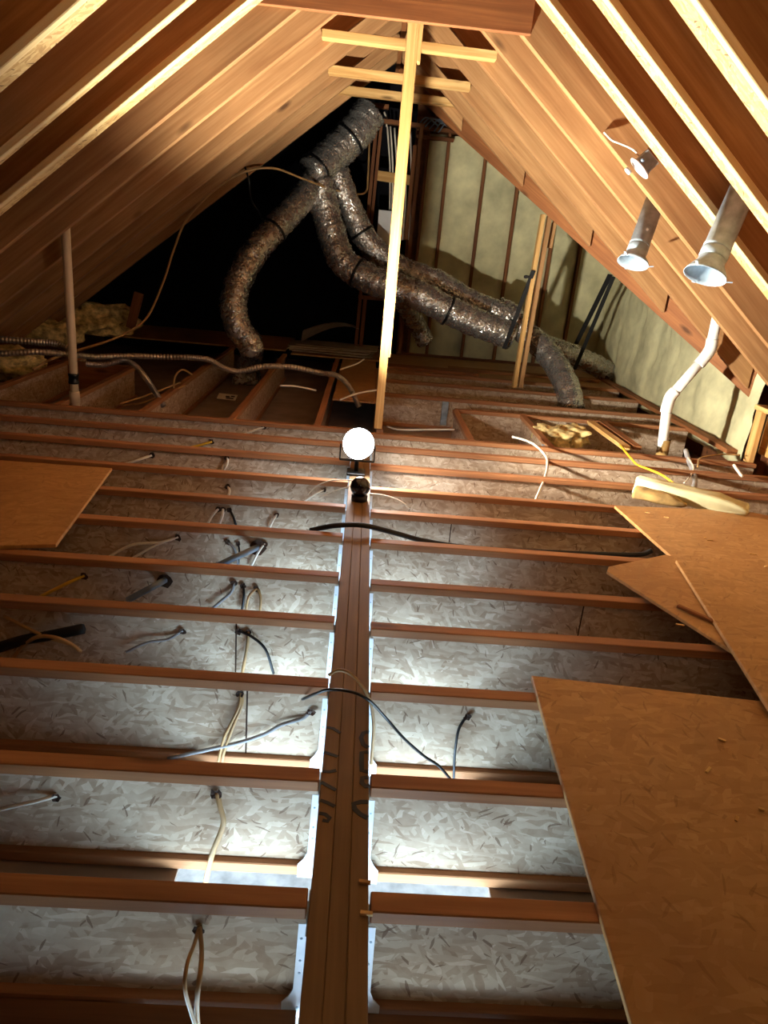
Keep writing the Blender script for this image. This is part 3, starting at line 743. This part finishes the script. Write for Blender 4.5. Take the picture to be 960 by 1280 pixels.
sheet('floor_sheet', [g(845, 700, .06), g(962, 886, .06), (1.55, 1.95), (2.9, 1.9), (3.1, 3.3)], .042, .018, M['sheet'], 'top flake board sheet overlapping the others at the right edge')
sheet('floor_sheet', [g(140, 585), g(70, 680), (-1.62, 2.93), (-2.7, 2.9), (-2.7, 4.14), g(0, 575)], .001, .019, M['sheet'], 'flake board sheet lying on the left joists at the picture edge')
sheet('floor_sheet', [(-1.2, .75), (.5, .75), (.5, -1.85), (-1.2, -1.85)], .001, .019, M['sheet'], 'flake board platform below the viewpoint')
a = board('wood_sliver', M['lumber_red'], at(847, 757, z=.05), at(892, 777, z=.05), .02, .014); tag(a, 'dark wood sliver lying on the pointed flake board offcut', 'sliver')
for i, (px, py, zz) in enumerate(((830, 646, .023), (806, 640, .023), (880, 672, .023), (937, 692, .063), (956, 708, .063), (884, 675, .023), (883, 965, .023), (920, 1026, .023), (898, 923, .023), (948, 1010, .023), (845, 780, .045))):
    p = at(px, py, z=zz)
    a = board('wood_chip', M['lumber_pale'], p, p + Vector((random.uniform(.01, .035), random.uniform(-.02, .02), .002)), .008, .004, bev=0)
    tag(a, 'small pale wood chip ' + ['near the far left corner of the upper right sheet', 'at the far corner of the upper right sheet', 'in the middle of the upper right sheet', 'on the top overlapping sheet by the picture edge',
        'at the right picture edge on the top overlapping sheet', 'beside another chip in the middle of the upper right sheet', 'in the middle of the large lower right sheet', 'lowest on the large lower right sheet', 'highest on the large lower right sheet',
        'by the picture edge on the large lower right sheet', 'on the pointed offcut near the dark sliver'][i], 'chip', 'wood chips on the sheets')

# broken foam block
def blob(name, mat, cen, size, rot, seed, amp=.16, sub=3, flat=.0):
    bm = bmesh.new(); bmesh.ops.create_icosphere(bm, subdivisions=sub, radius=1)
    for v in bm.verts:
        c = v.co.copy()
        c = Vector([math.copysign(abs(q) ** .7, q) for q in c])
        n = 1 + amp * noise.noise(c * 1.7 + Vector((seed, 0, 0))) + amp * .5 * noise.noise(c * 5 + Vector((0, seed, 0)))
        v.co = Vector((c.x * size[0] * n, c.y * size[1] * n, c.z * size[2] * n))
    mw = Matrix.Translation(cen) @ Matrix.Rotation(rot, 4, 'Z')
    return link(name, bm, mat, None, mw, True)
p = (at(815, 612, z=.05) + at(905, 632, z=.05)) / 2
q0, q1 = at(813, 613, z=.05), at(906, 632, z=.05)
an = math.atan2(q1.y - q0.y, q1.x - q0.x)
fb_ = thing('foam_block', (p.x, p.y, 0), 'broken pale foam block lying on the joists above the right sheets', 'foam block')
bm = poly_prism([(-.34, -.03), (.10, -.03), (.36, -.01), (.37, .03), (.20, .075), (-.33, .085)], -.07, .07, .012)
bmesh.ops.subdivide_edges(bm, edges=bm.edges[:], cuts=3, use_grid_fill=True)
for v in bm.verts: v.co += Vector((noise.noise(v.co * 14), noise.noise(v.co * 14 + Vector((9, 0, 0))), noise.noise(v.co * 14 + Vector((0, 9, 0))))) * .014
link('slab', bm, M['foam'], fb_, Matrix.Translation((p.x, p.y, .035)) @ Matrix.Rotation(an, 4, 'Z'), True)
bm = poly_prism([(-.34, -.03), (-.02, -.03), (.0, .0), (-.12, .04), (-.34, .05)], -.06, .03, .01)
bmesh.ops.subdivide_edges(bm, edges=bm.edges[:], cuts=3, use_grid_fill=True)
for v in bm.verts: v.co += Vector((noise.noise(v.co * 18), noise.noise(v.co * 18 + Vector((9, 0, 0))), noise.noise(v.co * 18 + Vector((0, 9, 0))))) * .012
s = link('torn_side', bm, M['fiber'], fb_, Matrix.Translation((p.x - .02, p.y - .075, .032)) @ Matrix.Rotation(an, 4, 'Z'), True); s['label'] = 'brown torn face of the foam block'

# insulation tufts
for c, sz, lab in ((at(690, 548, y=6.3), (.16, .16, .10), 'yellow fluffy insulation stuffed between the stub joists'), (at(715, 545, y=6.4), (.14, .15, .09), 'right lump of yellow fluffy insulation beside the slanting boards'),
                   (at(120, 398, y=8.9), (.42, .25, .20), 'dim insulation heap under the left eave behind the vent pipe'), (at(66, 416, y=8.3), (.32, .22, .14), 'low insulation heap at the left eave'), (at(15, 455, y=7.6), (.3, .3, .15), 'insulation heap at the left picture edge below the conduits')):
    a = blob('insulation_heap', M['insulation'], c, sz, .3, c.x * 3, .4, 4); tag(a, lab, 'insulation')
a = board('wood_stub', M['stud'], at(163, 410, y=8.6), at(174, 366, y=8.6), .05, .10, (1, 0, 0)); tag(a, 'dark wood stub standing by the insulation heap at left', 'stub')

# papers on the back deck
st = thing('paper_stack', at(380, 440, y=9.9), 'loose stack of papers and cardboard on the back deck under the ducts', 'papers')
for i in range(7):
    z = .01 + .014 * i; dx = random.uniform(-.08, .12)
    bm = box_bm(-.55, .55, -.3, .3, 0, .009, 0)
    link('sheet', bm, M['card'], st, Matrix.Translation((-.48 + dx, 10.1 + random.uniform(-.08, .08), z)) @ Matrix.Rotation(random.uniform(-.15, .15), 4, 'Z'))
bent = bmesh.new(); rows = []
for i in range(9):
    u = i / 8
    rows.append([bent.verts.new((-.9 + .78 * u, 10.0 + v, .12 + .26 * math.sin(u * 1.9) - .15 * u * (v > .1) + (.12 if v > .1 else 0))) for v in (0, .22, .42)])
for i in range(8):
    for j in range(2): bent.faces.new((rows[i][j], rows[i + 1][j], rows[i + 1][j + 1], rows[i][j + 1]))
ret = bmesh.ops.solidify(bent, geom=bent.faces[:], thickness=.006)
a = link('bent_card', bent, M['paper'], st); a['label'] = 'pale bent card on top of the stack'
# white printed label lying in a bay
c = at(284, 499, z=ZC + .0005)
a = thing('paper_label', c, 'white printed paper label lying in the far left bay', 'label')
link('sheet', box_bm(-.11, .11, -.05, .05, 0, .002, 0), M['white_cable'], a, Matrix.Translation(c + Vector((0, 0, .027))) @ Matrix.Rotation(-.15, 4, 'Z') @ Matrix.Rotation(.5, 4, 'X'))
for x0, x1, y0 in ((-.02, .03, .0), (.04, .085, .01), (-.01, .08, -.025)):
    link('printed_mark', box_bm(x0, x1, y0 - .006, y0 + .014, .0021, .0026, 0), M['paint'], a, Matrix.Translation(c + Vector((0, 0, .027))) @ Matrix.Rotation(-.15, 4, 'Z') @ Matrix.Rotation(.5, 4, 'X'))

# ------------------------------------------------------------------ flexible metal conduits at the left
def conduit(pts, r, label, n):
    def rf(t, a, i): return 1.0 + (.13 if i % 2 else -.06)
    a = tube('flexible_conduit', M['flex'], pts, r, n, 12, None, rf, True, False); tag(a, label, 'conduit', 'flexible metal conduits')
conduit(pp([(-40, 421, 5.9), (0, 424, 5.95), (40, 427, 6.0), (70, 430, 6.05), (90, 440, 6.1)]), .026, 'upper flexible metal conduit entering from the left edge', 70)
conduit(pp([(-40, 440, 5.8), (0, 442, 5.85), (45, 440, 5.9), (85, 443, 6.05), (120, 446, 6.2), (160, 445, 6.4), (200, 446, 6.5), (240, 447, 6.5), (262, 450, 6.5), (280, 460, 6.5), (300, 464, 6.5), (330, 458, 6.5), (365, 459, 6.6), (400, 466, 6.7), (420, 469, 6.7), (434, 480, 6.7), (444, 498, 6.7), (449, 508, 6.7)]), .024, 'long flexible metal conduit snaking over the far left joists', 330)
conduit(pp([(108, 455, 6.5), (130, 456, 6.5), (155, 450, 6.5), (170, 458, 6.5), (184, 475, 6.4), (195, 492, 6.35), (205, 508, 6.3)]), .024, 'short flexible metal conduit bending down into the left bay', 130)

# ------------------------------------------------------------------ cables
def cable(mat, pts, r, label, group=None, segs=6, cat='cable'):
    a = tube('cable', M[mat], [at(*q[:2], y=q[2]) for q in pts], r, None, segs); return tag(a, label, cat, group)
def hole(px, py, y, r=.016):
    c = at(px, py, y=y)
    bm = bmesh.new(); ring = []; n = 11
    cv = bm.verts.new((0, .002, 0))
    for s in range(n):
        a = 2 * math.pi * s / n; rr = r * (1 + .45 * noise.noise((px * .3, s * 1.7, y)))
        ring.append(bm.verts.new((math.cos(a) * rr, -.0015 - .003 * (s % 2), math.sin(a) * rr)))
    for s in range(n): bm.faces.new((cv, ring[s], ring[(s + 1) % n]))
    a = link('cable_hole', bm, M['hole'], None, Matrix.Translation((c.x, y - .001, c.z)))
    root = None
    return tag(a, None, None), c
WL = [y + .0225 for y in YL]; WR = [y + .0225 for y in YR]
def webcable(i, side, mat, pix, r, label, group, holed=True, out=.02):
    W = WL if side == 'L' else WR
    y = W[i]; n = len(pix)
    pts = []
    for k, (px, py) in enumerate(pix):
        t = min(1, k / max(1, n - 1) * 2)
        pts.append((px, py, y - .002 - out * t))
    a = cable(mat, pts, r, label, group)
    if holed:
        c = at(pix[0][0], pix[0][1], y=y)
        tgt = [o for o in bpy.data.objects if o.name.startswith('floor_joist') and abs(o.location.y - (YL if side == 'L' else YR)[i]) < 1e-3 and ((o.location.x < 0) == (side == 'L'))][0]
        bm = bmesh.new(); n = 11; cv = bm.verts.new((0, .0, 0)); ring = []
        rr0 = max(.014, r * 2.2)
        for s in range(n):
            an_ = 2 * math.pi * s / n; rr = rr0 * (1 + .5 * noise.noise((pix[0][0] * .3, s * 1.7, y)))
            ring.append(bm.verts.new((math.cos(an_) * rr, -.002 - .004 * (s % 2), math.sin(an_) * rr)))
        for s in range(n): bm.faces.new((cv, ring[s], ring[(s + 1) % n]))
        link('cable_hole', bm, M['hole'], tgt, Matrix.Translation((c.x, y - .0065, c.z)))  # rough dark disc on the web, its colour stands for shade inside a hole
    return a
G1 = 'cables through the left webs'; G2 = 'cables through the right webs'
webcable(1, 'L', 'tan', [(249, 1158), (243, 1180), (234, 1205), (231, 1235), (238, 1262), (247, 1290)], .0045, 'thinner tan cable looping down the left web nearest the camera', G1, True, .16)
webcable(1, 'L', 'tan', [(249, 1156), (252, 1185), (251, 1210), (247, 1240), (246, 1265), (249, 1300)], .006, 'thicker tan cable hanging down the left web nearest the camera', G1, False, .15)
webcable(2, 'L', 'tan', [(271, 990), (275, 1008), (279, 1030), (268, 1060), (262, 1080), (256, 1108)], .008, 'tan cable hanging from the hole in the second left web', G1)
webcable(2, 'L', 'white_cable', [(72, 994), (52, 1000), (25, 1006), (-10, 1014)], .006, 'white cable running left from a torn hole in the second left web', G1)
webcable(3, 'L', 'tan', [(301, 865), (300, 880), (291, 900), (281, 920), (276, 938), (271, 960)], .0055, 'left one of two tan cables hanging down the third left web', G1)
webcable(3, 'L', 'tan', [(303, 866), (302, 882), (294, 902), (286, 922), (280, 940), (277, 960)], .0055, 'right one of two tan cables hanging down the third left web', G1, False)
webcable(3, 'L', 'grey_cable', [(389, 888), (378, 898), (352, 906), (330, 918), (300, 928), (265, 936), (210, 948)], .007, 'grey white cable sweeping left across the third left web', G1)
webcable(4, 'L', 'black', [(298, 788), (315, 796), (332, 812), (342, 842)], .006, 'short black cable curving down the fourth left web', G1)
webcable(4, 'L', 'tan', [(311, 789), (309, 808), (306, 825), (302, 845)], .0065, 'tan cable hanging beside the short black cable', G1)
webcable(4, 'L', 'grey_cable', [(229, 788), (210, 799), (185, 803), (158, 815)], .006, 'grey cable arching left on the fourth left web', G1)
webcable(4, 'L', 'tan', [(5, 770), (30, 783), (60, 797), (90, 806), (102, 815)], .007, 'tan grey cable slanting down at the left edge of the fourth web', G1, False, .06)
webcable(4, 'L', 'tan', [(15, 824), (30, 806), (48, 796), (70, 797), (90, 806), (100, 814)], .008, 'arched tan cable in the fourth left bay at the picture edge', G1, False, .10)
webcable(4, 'L', 'rubber', [(-10, 812), (30, 800), (60, 795), (104, 786)], .022, 'thick dark pipe lying in shade in the fourth left bay', G1, False, .05)
webcable(5, 'L', 'yellow', [(106, 719), (82, 730), (50, 746)], .008, 'yellowish cable slanting through the fifth left bay', G1)
webcable(5, 'L', 'conduit', [(206, 725), (190, 734), (160, 750)], .016, 'blue grey conduit in the fifth left bay', G1, True, .12)
webcable(5, 'L', 'grey_cable', [(293, 728), (289, 740), (278, 750), (266, 760)], .007, 'grey cable curving left on the fifth left web', G1)
webcable(5, 'L', 'black', [(304, 731), (305, 745), (302, 765)], .006, 'dark cable hanging straight on the fifth left web', G1)
webcable(5, 'L', 'tan', [(321, 735), (311, 746), (307, 765)], .006, 'left tan cable of a pair on the fifth left web', G1)
webcable(5, 'L', 'tan', [(322, 735), (326, 748), (325, 766)], .006, 'right tan cable of a pair on the fifth left web', G1, False)
webcable(6, 'L', 'white_cable', [(223, 671), (200, 678), (170, 680), (150, 688), (135, 697)], .008, 'bright white cable arching left on the sixth left web', G1)
webcable(6, 'L', 'white_cable', [(215, 674), (190, 684), (165, 698)], .006, 'thin white cable under the arching white one', G1, False)
webcable(6, 'L', 'conduit', [(322, 684), (300, 694), (270, 708)], .018, 'blue grey conduit poking from the sixth left web', G1, True, .14)
webcable(6, 'L', 'grey_cable', [(285, 677), (294, 688), (298, 708)], .007, 'grey cable hooked beside the blue conduit', G1)
webcable(6, 'L', 'black', [(298, 679), (299, 690), (298, 708)], .005, 'thin dark cable beside the blue conduit', G1)
webcable(6, 'L', 'white_cable', [(331, 679), (322, 692), (313, 710)], .007, 'white cable right of the blue conduit', G1)
webcable(7, 'L', 'white_cable', [(273, 636), (265, 645), (259, 656)], .008, 'left white cable looping on the seventh left web', G1)
webcable(7, 'L', 'white_cable', [(279, 636), (278, 645), (273, 658)], .008, 'right white cable looping on the seventh left web', G1)
webcable(7, 'L', 'black', [(287, 637), (292, 647), (296, 660)], .007, 'dark cable on the seventh left web', G1)
webcable(7, 'L', 'white_cable', [(346, 643), (341, 651), (336, 662)], .007, 'short pale cable on the seventh left web near the beam', G1)
webcable(8, 'L', 'white_cable', [(285, 608), (287, 615), (283, 626)], .008, 'short white cable on the eighth left web', G1)
webcable(8, 'L', 'white_cable', [(405, 612), (395, 617), (376, 630)], .006, 'thin white wire on the eighth left web by the ball', G1)
webcable(9, 'L', 'white_cable', [(284, 572), (284, 580), (276, 594)], .009, 'white curled cable on the ninth left web', G1)
webcable(10, 'L', 'yellow', [(265, 552), (252, 556), (236, 560)], .010, 'pale yellow cable end on the tenth left web', G1)
webcable(11, 'L', 'white_cable', [(330, 534), (318, 538), (305, 543)], .009, 'white cable end on the last left web', G1)
webcable(9, 'L', 'white_cable', [(190, 569), (172, 575), (150, 582)], .010, 'pale cable pair end on the ninth left web', G1)
webcable(10, 'L', 'lumber_pale', [(20, 555), (8, 560), (-10, 567)], .014, 'pale splinter at the left edge of the tenth bay', G1, False)
webcable(11, 'L', 'white_cable', [(72, 536), (64, 539), (52, 543)], .009, 'small pale cable end at far left in the last bay', G1, False)
webcable(3, 'R', 'black', [(584, 894), (574, 910), (570, 930), (568, 950), (567, 978)], .005, 'thin black cable dropping down the third right web', G2)
cable('black', [(378, 874, 2.04), (395, 867, 1.98), (412, 862, 1.95), (440, 865, 1.95), (462, 876, 1.95), (482, 897, 2.0), (505, 923, 2.0), (530, 945, 2.0), (548, 957, 1.98), (564, 975, 1.97)], .005, 'black cable crossing over the beam and falling into the right bay')
cable('tan', [(411, 844, 2.02), (422, 838, 2.02), (436, 841, 2.01), (452, 857, 2.0), (463, 878, 2.0), (467, 905, 2.0), (466, 930, 2.0), (464, 955, 2.0)], .006, 'tan cable arched over the beam beside a hanger')
BK = [(388, 663, 3.5), (402, 660, 3.48), (420, 657, 3.46), (445, 656, 3.46), (466, 659, 3.47), (500, 668, 3.52), (530, 676, 3.55), (580, 684, 3.55), (640, 688, 3.55), (700, 691, 3.55), (760, 693, 3.55), (800, 693, 3.55), (815, 688, 3.55)]
cable('rubber', BK, .014, 'thick black cable draped over the beam and along the sixth right bay', segs=10)
cable('white_cable', [(385, 618, 4.2), (395, 608, 4.2), (412, 601, 4.2), (435, 600, 4.2), (458, 604, 4.15)], .004, 'thin white wire looping behind the black ball')
cable('white_cable', [(398, 622, 4.15), (418, 614, 4.15), (440, 608, 4.12), (455, 610, 4.1)], .003, 'second thin white wire beside the black ball')
cable('white_cable', [(462, 617, 4.1), (480, 619, 4.12), (500, 626, 4.15), (512, 636, 4.15)], .004, 'thin pale wire running right from the black ball')
cable('white_cable', [(640, 546, 5.62), (655, 550, 5.58), (668, 556, 5.5), (682, 570, 5.3), (684, 584, 5.1), (680, 600, 4.8), (675, 612, 4.5), (670, 624, 4.25)], .010, 'bright white cable lying over the right joists from the stub hanger')
cable('yellow', [(775, 556, 5.75), (788, 572, 5.4), (797, 581, 5.22), (812, 587, 5.05), (826, 593, 4.9), (838, 601, 4.75), (849, 610, 4.62)], .009, 'yellow cable running over the right joists to the foam block')
cable('grey_cable', [(857, 563, 5.75), (861, 576, 5.6), (866, 588, 5.35), (869, 600, 5.1), (866, 613, 4.8)], .020, 'grey flexible hose lying over the right joists behind the foam block', segs=10)
cable('white_cable', [(860, 572, 5.55), (867, 585, 5.35), (861, 598, 5.1), (855, 604, 4.95)], .007, 'thin white wire beside the grey hose')
cable('white_cable', [(917, 581, 5.25), (922, 588, 5.2), (928, 596, 5.15)], .012, 'short white cable end at the far right joists')
cable('tan', [(872, 584, 5.3), (874, 574, 5.5), (885, 570, 5.6), (905, 568, 5.7), (925, 569, 5.7)], .007, 'tan wire arching over the far right joists')
cable('white_cable', [(484, 533, 6.3), (500, 537, 6.2), (540, 537, 6.2), (568, 537, 6.2)], .008, 'white cable in the deep bay right of the hanging post')
cable('tan', [(42, 462, 6.0), (62, 450, 6.2), (90, 440, 6.6), (130, 428, 7.0), (160, 415, 7.4), (185, 395, 7.7), (205, 350, 8.0), (218, 310, 8.1), (233, 275, 8.2), (262, 243, 8.25), (300, 217, 8.25), (340, 210, 8.3), (375, 222, 8.7), (410, 235, 9.1), (440, 242, 9.6), (457, 240, 9.9), (460, 220, 10.0), (462, 170, 10.1)], .012, 'long tan cable looping up across the dark left side to the back frame')
cable('black', [(305, 205, 8.35), (311, 225, 8.3), (314, 250, 8.4), (325, 268, 8.6), (335, 290, 8.7)], .010, 'black strap hanging from the left rafters to the foil duct')
for i, q in enumerate(([(150, 505, 6.2), (175, 497, 6.4), (200, 488, 6.6), (225, 478, 6.8)], [(152, 507, 6.3), (180, 503, 6.5), (205, 492, 6.7), (232, 482, 6.9)], [(217, 485, 6.5), (219, 470, 6.6), (228, 462, 6.7), (240, 468, 6.8)],
                       [(350, 482, 6.4), (370, 483, 6.5), (395, 488, 6.6)], [(425, 500, 6.3), (440, 494, 6.4), (455, 490, 6.5), (474, 487, 6.6)], [(425, 462, 7.6), (445, 455, 7.7), (455, 449, 7.8)])):
    cable('tan' if i < 3 else 'white_cable', q, .009, ['lower tan wire crossing the second left bay', 'upper tan wire crossing the second left bay', 'tan wire hoop in the far left bay', 'thin pale wire on the deck by the label', 'pale wire curling to the hanging post foot', 'thin pale wire on the back deck panel'][i], 'loose wires on the far left floor')
cable('black', [(690, 503, 9.3), (720, 497, 9.4), (770, 478, 9.6), (800, 472, 9.7), (832, 455, 9.2), (845, 448, 8.6)], .007, 'thin black wire crossing from the duct end up the foam knee wall')
